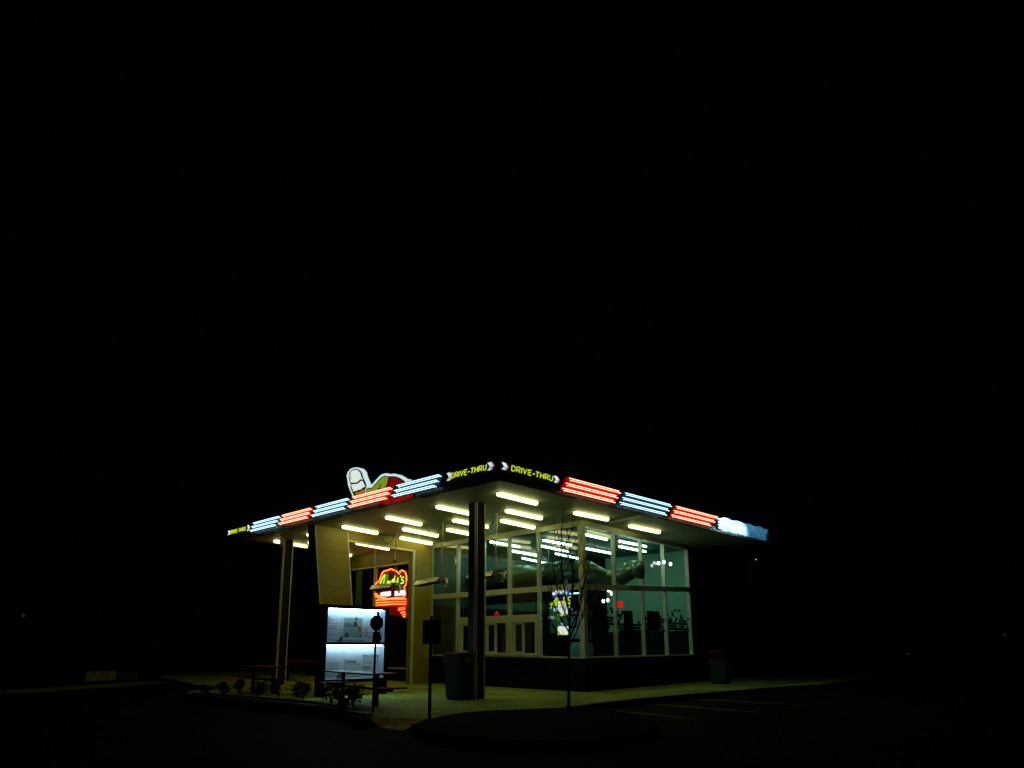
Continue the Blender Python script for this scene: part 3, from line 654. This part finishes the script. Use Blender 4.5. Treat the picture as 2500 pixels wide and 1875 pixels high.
# poster in the leftmost order-wall pane
PO = Wall(B.pt(0,0,-.05), B.pt(7,0,-.05)); s0,z1 = PO.px(1077,1482); s1,z0 = PO.px(1101,1560)
t = thing('poster', 'tall dim teal poster inside the pane beside the yellow wall', 'poster', PO.pt((s0+s1)/2, z0))
MB().wbox(PO, s1, s0, z0, z1, -.01, 0).build('sheet', mat('poster_teal',(.02,.05,.045),.5,var=.3,scale=6), t)
MB().wbox(PO, s1+.08, s0-.08, z1-.6, z1-.1, .001, .004).build('picture', M['decal'], t)

# ------------------------------------------------------------------ neon window sign beyond portal
NW = Wall(B.pt(0,0,.05), B.pt(16,0,.05))
kn = 10.05
def npx(pts, ox=840, oy=1300, k=kn): return [NW.px(ox+x/k, oy+y/k) for x,y in pts]
ns = thing('neon_window_sign', 'red, green and white neon window sign glowing in dark window seen through portal', 'neon sign', NW.pt(9.4,2,0))
def nt_(name, pts, m, r=.02, o=.03, **k): return MB().tube([NW.pt(s,z,o) for s,z in npx(pts, **k)], r, 6).build(name, m, ns)
def nb(name, pts, m, o=0, d=.02, **k): return MB().wpoly(NW, npx(pts, **k), o-d, o).build(name, m, ns)
nb('backing', [(775,1290),(880,1180),(960,960),(1080,900),(1180,880),(1330,960),(1430,900),(1520,960),(1560,1080),(1555,1260),(1520,1330),(1540,1480),(1545,2060),(1420,2100),(1380,2060),(1000,2000),(800,1980),(775,1700)], mat('neon_backing',(.22,.006,.003),.5), -.0)
nt_('outline', [(780,1270),(830,1225),(870,1200),(900,1130),(940,1010),(1000,945),(1080,930),(1170,890),(1240,930),(1300,945),(1360,1020),(1400,940),(1450,930),(1510,970),(1545,1060),(1545,1180),(1530,1290),(1480,1340),(1510,1420),(1510,1540),(1460,1600),(1250,1610),(1100,1630),(1020,1620),(900,1610),(800,1580),(775,1500)], M['norange'], .022)
MB().wbox(NW, *sorted((npx([(735,1100)])[0][0], npx([(790,1100)])[0][0])), npx([(760,2000)])[0][1], 4.62, -.1, .02).build('side_channel', mat('jamb_cream',(.7,.6,.35),.5), ns)
nb('red_glow_panel', [(800,1620),(1560,1600),(1560,2000),(1520,2110),(1400,2060),(1000,2000),(800,1990)], mat('red_acrylic',(.75,.02,.01),.4), .004, .004)
nt_('outline', [(800,1500),(850,1560),(960,1590),(1130,1640)], M['norange'], .02)
G_ = emat('neon_script_green', (.62,1,.05), 1.6)
for pts in ([(915,1260),(960,1150),(1020,1040),(1030,1050),(1000,1250)], [(1090,1260),(1110,1190),(1130,1260),(1150,1200),(1160,1250)], [(1240,1230),(1230,1150),(1200,1190),(1205,1250),(1240,1240),(1280,1060)], [(1270,1120),(1275,1240),(1330,1220),(1350,1110),(1345,1250),(1300,1350)], [(1410,1090),(1425,1060)], [(1490,1100),(1450,1110),(1440,1160),(1485,1190),(1480,1240),(1420,1250)]):
    nt_('script', pts, G_, .025, .06)
gl = emat('sign_green_face',(.10,.26,.006),.9)
nb('letter_face', [(905,1270),(960,1150),(1030,1010),(1090,1020),(1090,1080),(1040,1270),(1000,1270),(1010,1180),(960,1270)], gl, .012)
nb('letter_face', [(1290,1360),(1360,1240),(1380,1130),(1420,1150),(1400,1260),(1440,1300),(1430,1400),(1330,1400)], emat('sign_dim_green',(.03,.10,.02),.8), .012)
ew = emat('sign_white_face',(.95,.92,1),1.1)
nb('lit_block', [(895,1480),(960,1460),(1150,1440),(1150,1545),(1080,1570),(960,1560),(895,1560)], ew, .014); nb('lit_block', [(1245,1440),(1360,1430),(1460,1410),(1490,1420),(1520,1490),(1510,1540),(1245,1560)], ew, .014)
for v in (1650, 1715, 1775):
    nt_('wave', [(800,v+20),(860,v),(950,v+10),(1100,v-10),(1250,v-20),(1400,v-15),(1530,v-20)], M['norange'], .02)
for k_,(v,u0,u1) in enumerate([(1880,1340,1530),(1960,1400,1535),(2010,1440,1535),(2055,1465,1530)]):
    b = MB(); n = int((u1-u0)/28)
    for i in range(n):
        (sa,za),(sb,zb) = npx([(u0+i*28, v+30-(i*4)),(u0+i*28+16, v-30-(i*4))]) if k_ == 0 else npx([(u0+i*28, v+14-i*5),(u0+i*28+18, v-8-i*5)])
        b.tube([NW.pt(sa,za,.03),NW.pt(sb,za,.03),NW.pt(sb,zb,.03)], .014, 5)
    b.build('small_letters', M['norange'], ns)
# lit green window post behind, kept as part of the stand
s0,_ = NW.px(869,1450); s1,_ = NW.px(881,1450)
MB().wbox(B, min(s0,s1), max(s0,s1), .53, 4.6, .005, .06).build('door_jamb', mat('green_jamb',(.10,.20,.06),.5,var=.3), shop)

# ------------------------------------------------------------------ menu board
m0, m1 = P(797,1702,0), P(940,1694,0)
MW = Wall(m0, m1); dpt = .30
mb = thing('menu_board', 'tall black drive-through menu board with two lit white panels', 'menu board', MW.pt(MW.L/2, 0))
def mp(u,v): return MW.px(u,v)
sL, zT = mp(802,1484); sR = mp(940,1484)[0]; zM1 = mp(800,1568)[1]; zM2 = mp(798,1574)[1]; zB = mp(796,1660)[1]
sL -= .02
fr = MB()
fr.wbox(MW, sL-.13, sL, 0, zT+.10, -dpt, .03).wbox(MW, sR, sR+.13, 0, zT+.10, -dpt, .03)
fr.wbox(MW, sL, sR, zT, zT+.098, -dpt, .028).wbox(MW, sL, sR, zM2, zM1, -dpt, .028).wbox(MW, sL, sR, zB-.09, zB, -dpt, .028).wbox(MW, sL, sR, zB, zT, -dpt, -dpt+.02)
fr.build('cabinet', M['black'], mb)
random.seed(3)
inner = []
for (z0, z1, which) in ((zM1, zT, 'upper'), (zB, zM2, 'lower')):
    W_ = sR-sL
    pn = MB().wbox(MW, sL+.002, sR-.002, z0+.002, z1-.002, -.205, -.2).build('menu_panel', M['print'], mb)
    MB().wbox(MW, sL+.001, sL+.006, z0+.003, z1-.003, -.198, .02).wbox(MW, sR-.006, sR-.001, z0+.003, z1-.003, -.198, .02).wbox(MW, sL+.007, sR-.007, z0+.001, z0+.006, -.198, .02).wbox(MW, sL+.007, sR-.007, z1-.006, z1-.001, -.198, .02).build('reflector', M['cab'], pn)
    MB().tube([MW.pt(sL+.05,z1+.0-.02,-.04),MW.pt(sR-.05,z1-.02,-.04)], .012, 8).build('lamp_tube', M['mlamp'], pn)
    o0 = -.1985
    def rect(name, a, b_, c, d_, m, o=o0):
        return MB().wbox(MW, sL+a*W_, sL+b_*W_, z1-(z1-z0)*d_, z1-(z1-z0)*c, o-.001, o).build(name, m, pn)
    b = MB()
    def lines(a, b_, c, d_, step=.035, h=.015, bb=None):
        y = c
        while y < d_:
            x = a
            while x < b_-.02:
                w_ = random.uniform(.012,.05)
                bb.wbox(MW, sL+x*W_, sL+min(b_,x+w_)*W_, z1-(z1-z0)*(y+h), z1-(z1-z0)*y, o0-.001, o0)
                x += w_+.009
                if random.random() < .12: break
            y += step
    if which == 'upper':
        rect('poster', .335,.665,.26,.86, M['poster'])
        rect('poster_caption', .335,.60,.52,.53, M['ink'], o0+.002)
        lines(.03,.25,.30,.95, bb=b); lines(.28,.31,.3,.9,.1,.03,bb=b); lines(.69,.78,.55,.7, bb=b); lines(.92,.96,.3,.6,.1,.03,bb=b); lines(.69,.98,.70,.85,bb=b)
        # cup with brown drink on its foot, dessert, cone
        def shp(name, pts, m): MB().wpoly(MW, [(sL+x*W_, z1-(z1-z0)*y) for x,y in pts], o0+.002, o0+.004).build(name, m, pn)
        shp('picture', [(.50,.51),(.515,.48),(.52,.37),(.56,.37),(.565,.47),(.60,.51)], M['brown'])
        shp('picture', [(.535,.34),(.53,.29),(.545,.24),(.57,.24),(.575,.33)], M['pgreen'])
        shp('picture', [(.57,.54),(.62,.53),(.66,.58),(.65,.66),(.60,.68),(.58,.62)], M['orange'])
        shp('picture', [(.36,.82),(.365,.74),(.40,.70),(.43,.74),(.43,.84),(.38,.86)], M['pgreen'])
        shp('picture', [(.615,.80),(.64,.76),(.655,.82),(.64,.85),(.615,.85)], M['pgreen'])
        shp('picture', [(.23,.97),(.28,.88),(.30,.83),(.33,.83),(.33,.99),(.24,.99)], M['pgreen'])
        shp('picture', [(.92,.90),(.95,.86),(.99,.88),(.99,.98),(.94,.98)], M['orange']); shp('picture', [(.93,.86),(.95,.80),(.99,.79),(.985,.87)], M['brown'])
        texts = [('FROZEN CUSTARD', .34,.93,.055), ('Fresh', .36,.42,.05), ('CHOCOLATE', .345,.47,.045)]
    else:
        lines(.03,.30,.40,.95, bb=b); lines(.37,.66,.55,.95, bb=b); lines(.70,.97,.38,.60, bb=b); lines(.70,.97,.72,.9, bb=b)
        MB().wpoly(MW, [(sL+x*W_, z1-(z1-z0)*y) for x,y in [(.26,.99),(.25,.90),(.29,.84),(.33,.83),(.345,.99)]], o0+.002, o0+.004).build('picture', M['pgreen'], pn)
        texts = [('Toppings', .365,.475,.075), ('Pints, Quarts', .69,.32,.07), ('Drinks', .69,.66,.06)]
    b.build('fine_print', M['inkl'], pn)['kind'] = 'stuff'
    for tx, x, y, hh in texts:
        cu = bpy.data.curves.new('txt','FONT'); cu.body = tx; cu.size = hh*1.5; cu.offset = .003
        to = bpy.data.objects.new('txt', cu); col.objects.link(to)
        bpy.context.view_layer.update()
        me = bpy.data.meshes.new_from_object(to.evaluated_get(bpy.context.evaluated_depsgraph_get()))
        bpy.data.objects.remove(to)
        o_ = MW.pt(sL+x*W_, z1-(z1-z0)*(y+.05), o0+.003)
        for vtx in me.vertices:
            c_ = vtx.co.copy(); vtx.co = o_ + Vector((MW.d.x,MW.d.y,0))*c_.x + Vector((0,0,1))*c_.y
        me.materials.clear(); me.materials.append(M['ink'])
        to = bpy.data.objects.new('heading', me); col.objects.link(to); to.parent = pn

# re-parent correction: panels' children were built in world space with identity parents
# ------------------------------------------------------------------ signs on posts
g0 = P(909,1740,0)
t = thing('octagon_sign', 'small black octagonal sign on a thin pole silhouetted against the lit menu board', 'sign', g0)
SWn = Wall(g0-Vector((1,0,0)), g0+Vector((1,0,0)))
zc = zat(912,1521,g0); xo = 1.03; r = .139/math.cos(math.pi/8)
MB().wpoly(SWn, [(xo+r*math.cos(math.pi/8+k*math.pi/4), zc+1.12*r*math.sin(math.pi/8+k*math.pi/4)) for k in range(8)], .0, .012).build('sign_plate', M['black'], t)
MB().tube([(g0.x,g0.y+.02,0),(g0.x+.02,g0.y+.02,zc+.1)], .024, 8).build('pole', M['black'], t)
MB().sphere((g0.x+.05,g0.y+.02,zc+.20), .028, 8, 6, 2.2).build('pole_cap', M['black'], t)
MB().wpoly(SWn, [(xo-.07,zc-.19),(xo+.06,zc-.18),(xo+.12,zc-.30),(xo+.07,zc-.43),(xo-.08,zc-.44)], -.01, .006).build('lower_plate', M['black'], t)
g1 = P(1048,1755,0)
t = thing('square_sign', 'plain dark rectangular sign on a post left of the big column', 'sign', g1)
SQ = Wall(g1-Vector((1,0,0)), g1+Vector((1,0,0)))
za, zb_ = zat(1050,1514,g1), zat(1050,1573,g1)
MB().wbox(SQ, .84, 1.2, zb_, za, .0, .012).build('sign_plate', M['black'], t, bevel=.004)
MB().box(g1.x-.03,g1.x+.03,g1.y+.001,g1.y+.05,0,za+.03).build('post', M['black'], t)
MB().sphere((g1.x+.01,g1.y+.02,za+.05), .03, 8, 6, 1.3).build('pole_cap', M['black'], t)

# ------------------------------------------------------------------ bins
def trash_bin(u, v, label):
    g = P(u, v, 0); rot = math.atan2(A.d.y, A.d.x)
    c = g + (dA+dB)*.30
    t = thing('trash_bin', label, 'trash bin', (c.x,c.y,0), 'tapered outdoor trash bins')
    MB().frustum(c.x,c.y,.03,.90,.25,.31,rot).build('body', M['bin'], t, bevel=.012)
    MB().frustum(c.x,c.y,0,.03,.23,.23,rot).build('foot', M['black'], t)
    ld = MB().frustum(c.x,c.y,.903,1.16,.32,.31,rot).build('lid', M['binlid'], t, bevel=.015)
    MB().frustum(c.x,c.y,1.163,1.21,.32,.28,rot).build('lid_top', M['red'], ld)
    LW = Wall(c-(dA*.325+dB*.325), c+(dA*.325-dB*.325))
    MB().wbox(LW, .14, .51, .95, 1.10, .001, .006).build('flap', M['steel'], ld)
    return t
trash_bin(1121, 1711, 'tapered trash bin with red topped lid beside the big dark column')
trash_bin(1772, 1671.5, 'tapered trash bin alone by the dark wall right of the glass')

# ------------------------------------------------------------------ picnic tables
def picnic(c, rot, s, label, zt=.76):
    t = thing('picnic_table', label, 'picnic table', (c.x,c.y,0), 'red topped picnic tables')
    def lb(x0,x1,y0,y1,z0,z1):
        b = MB(); cr, sr = math.cos(rot), math.sin(rot)
        f = lambda x,y,z: (c.x+x*cr-y*sr, c.y+x*sr+y*cr, z)
        b.hexa([f(x0,y0,z0),f(x1,y0,z0),f(x1,y1,z0),f(x0,y1,z0),f(x0,y0,z1),f(x1,y0,z1),f(x1,y1,z1),f(x0,y1,z1)]); return b
    h = s/2
    lb(-h,h,-.38,.38,zt-.035,zt).build('tabletop', M['red'], t, bevel=.008)
    lb(-h-.42,-h-.14,-.38,.38,.42,.455).build('bench', M['red'], t, bevel=.008); lb(h+.14,h+.42,-.38,.38,.42,.455).build('bench', M['red'], t, bevel=.008)
    lb(-h-.38,h+.38,-.03,.03,.36,.415).build('crossbar', M['black'], t)
    for sx in (-1,1):
        lb(sx*h*.72-.035,sx*h*.72+.035,-.04,.04,0,zt-.04).build('leg', M['black'], t)
p0 = P(829,1711,0); p1 = P(927,1726,0)
dd = (p1-p0).normalized(); cc = (p0+p1)/2
picnic(cc, math.atan2(dd.y,dd.x), 2.6, 'red topped picnic table in front of the lit menu board')
c2 = P(640,1690,0); picnic(c2, math.atan2(dd.y,dd.x)+.12, 1.9, 'dim red picnic table among the shrubs left of the menu board', .78)
c3 = P(735,1664,0); picnic(c3+Vector((0,.6,0)), .15, 1.9, 'far picnic table between the left post and menu board, its edge catching red light', .80)

# ------------------------------------------------------------------ shrubs
def shrub(u, v, wpx, hpx, label, seed):
    rnd = random.Random(seed); g = P(u, v, .02); k = F_PX/ (g.y*_c); W_ = wpx/k*1.15; H_ = hpx/k*1.15
    t = thing('shrub', label, 'shrub', (g.x,g.y,.02), 'small shrubs in the mulch bed')
    b = MB()
    stems = MB()
    for i in range(9):
        an = rnd.uniform(0,6.28); tip = g + Vector((math.cos(an)*W_*.4*rnd.random(), math.sin(an)*W_*.4*rnd.random(), H_*rnd.uniform(.6,.95)))
        stems.tube([g, g.lerp(tip,.5)+Vector((0,0,.03)), tip], .008, 4, .003)
    stems.build('stem', M['bark'], t)
    clumps = [(rnd.uniform(-.4,.4)*W_, rnd.uniform(-.35,.35)*W_, rnd.uniform(.3,.85)*H_, rnd.uniform(.1,.2)*W_) for _ in range(13)]
    for _ in range(700):
        cx_,cy_,cz_,cr_ = rnd.choice(clumps)
        p = g + Vector((cx_+rnd.gauss(0,1)*cr_*.7, cy_+rnd.gauss(0,1)*cr_*.7, max(.02, cz_+rnd.gauss(0,1)*cr_*.6)))
        a = Vector((rnd.uniform(-1,1),rnd.uniform(-1,1),rnd.uniform(-.4,1))).normalized(); q = a.cross(Vector((rnd.random(),rnd.random(),rnd.random()))).normalized()
        L_ = rnd.uniform(.04,.085); b.add([p, p+a*L_*.5+q*L_*.32, p+a*L_, p+a*L_*.5-q*L_*.32], [(0,1,2,3)])
    b.build('foliage', M['leaf'], t)
sh = [(862,1728,34,52,'right end of the row'),(808,1721,36,50,'just right of the menu board left leg'),(738,1713,38,42,'left of the menu board leg'),(680,1707,34,42,'below the far left post'),
      (630,1703,32,36,'fourth from the left end'),(586,1699,30,34,'third from the left end'),(543,1696,26,26,'second from the left end'),(505,1694,24,20,'lowest at the left end'),(838,1731,20,22,'tiny one beside the right end shrub')]
for i,(u,v,wd,hh,lb) in enumerate(sh): shrub(u, v, wd, hh, 'small leafy shrub in the dark bed, '+lb, 50+i)

# ------------------------------------------------------------------ bare tree
gt = P(1388, 1735, 0)
t = thing('bare_tree', 'young leafless tree with thin upright branches in front of the glass corner', 'tree', gt)
def tp(u, v, dy=0): return at_y(u, v, gt.y+dy)
trunk = MB().tube([Vector((gt.x,gt.y,-.02)), tp(1389,1640), tp(1388,1590), tp(1390,1540), tp(1391,1500)], .036, 8, .022).build('trunk', M['bark'], t, smooth=True)
random.seed(21)
br = MB()
def branch(p, tip, r, depth, lean):
    n = 5; pts = []
    for i in range(n+1):
        f = i/n; q = p.lerp(tip, f); bow = math.sin(f*math.pi)*.05*(tip-p).length
        pts.append(q + Vector((lean*bow, random.uniform(-1,1)*.01, -bow*.3)))
    br.tube(pts, r, 5, max(.0045, r*.4))
    if depth > 0:
        for k in range(3 if depth > 1 else 2):
            f = random.uniform(.3,.8); q = pts[int(f*n)]
            L_ = (tip-p).length*random.uniform(.3,.5); sg = random.choice((-1,1)); d = (tip-p).normalized()
            d2 = (d + Vector((sg*random.uniform(.3,.65), random.uniform(-.4,.4), random.uniform(0,.2)))).normalized()
            branch(q, q+d2*L_, r*.5, depth-1, sg)
for (u0,v0,u1,v1,dy,r,sg) in [(1391,1500,1384,1290,.1,.018,1),(1391,1505,1376,1240,-.2,.017,-1),(1390,1545,1327,1395,.2,.014,-1),(1390,1520,1347,1350,-.3,.014,-1),(1390,1560,1420,1440,.2,.018,1),(1420,1440,1441,1352,.4,.013,1),
    (1391,1540,1428,1405,-.3,.015,1),(1390,1580,1442,1395,.3,.014,1),(1390,1500,1396,1330,.3,.013,1),(1389,1600,1321,1430,-.2,.012,-1),(1388,1575,1316,1455,0.3,.010,-1),(1384,1430,1352,1255,0,.009,-1),(1388,1600,1365,1560,0,.008,-1)]:
    branch(tp(u0,v0), tp(u1,v1,dy), r*1.35, 2, sg)
br.build('branches', M['bark'], t)

# ------------------------------------------------------------------ things in the dark surroundings
g = P(275,1668,lot_z); lw = Wall(P(208,1664,lot_z), P(338,1659,lot_z))
t = thing('low_wall', 'dim pale low block wall across the lot at far left', 'wall', lw.pt(lw.L/2, lot_z))
MB().wbox(lw, 0, lw.L*.55, lot_z, lot_z+.42, -.3, 0).build('wall_block', M['concrete'], t); MB().wbox(lw, lw.L*.55+.01, lw.L, lot_z, lot_z+.35, -.3, 0).build('wall_block', M['kerb'], t)
g = P(10,1690,lot_z)
t = thing('street_lamp', 'thin dark lamp post with faint glint at the far left edge', 'street lamp', g)
zt = zat(23,1505,g)
MB().tube([g, Vector((g.x+.3,g.y,zt))], .04, 8, .025).build('pole', M['black'], t); MB().sphere((g.x+.3,g.y,zt+.03), .06, 8, 5).build('lamp_head', emat('faint_lamp',(.6,.9,1),.02), t)
q = A.px(1844,1366)
LWp = A.pt(12.0, zat(1844,1366,A.pt(12.0,0)), .02)
qq = at_y(1844,1366, A.pt(11.2,0).y)
s_,z_ = A.px(1844,1366)
t = thing('wall_lamp', 'tiny white wall lamp on the dark wall right of the roof', 'wall lamp', A.pt(s_,z_,-.04))
MB().sphere(A.pt(s_,z_,.03), .03, 8, 6).build('bulb', emat('wall_lamp_glow',(.8,1,1),.6), t); MB().wbox(A, s_-.05, s_+.05, z_+.03, z_+.06, -.048, .09).build('hood', M['black'], t)
s_,z_ = A.px(1829,1543)
t = thing('red_box', 'dim red box mounted on the dark wall above the right trash bin', 'box', A.pt(s_,z_,-.04))
MB().wbox(A, s_-.10, s_+.08, z_-.15, z_+.15, -.048, .04).build('body', M['red'], t, bevel=.01); MB().wbox(A, s_-.06, s_+.04, z_-.02, z_+.10, .042, .048).build('label_plate', M['binlid'], t)
for u,v,y,lb in ((2453,1550,60,'far right edge of the picture'),(2217,1596,60,'low glint right of the building')):
    q = at_y(u,v,y); t = thing('street_lamp', 'distant pinprick lamp in the darkness, '+lb, 'street lamp', (q.x,q.y,lot_z), 'distant pinprick lamps')
    MB().sphere(q, .06, 8, 5).build('lamp_head', emat('distant_glow',(.8,1,1),.04), t); MB().tube([(q.x,q.y,lot_z),(q.x,q.y,q.z-.06)], .03).build('pole', M['black'], t)
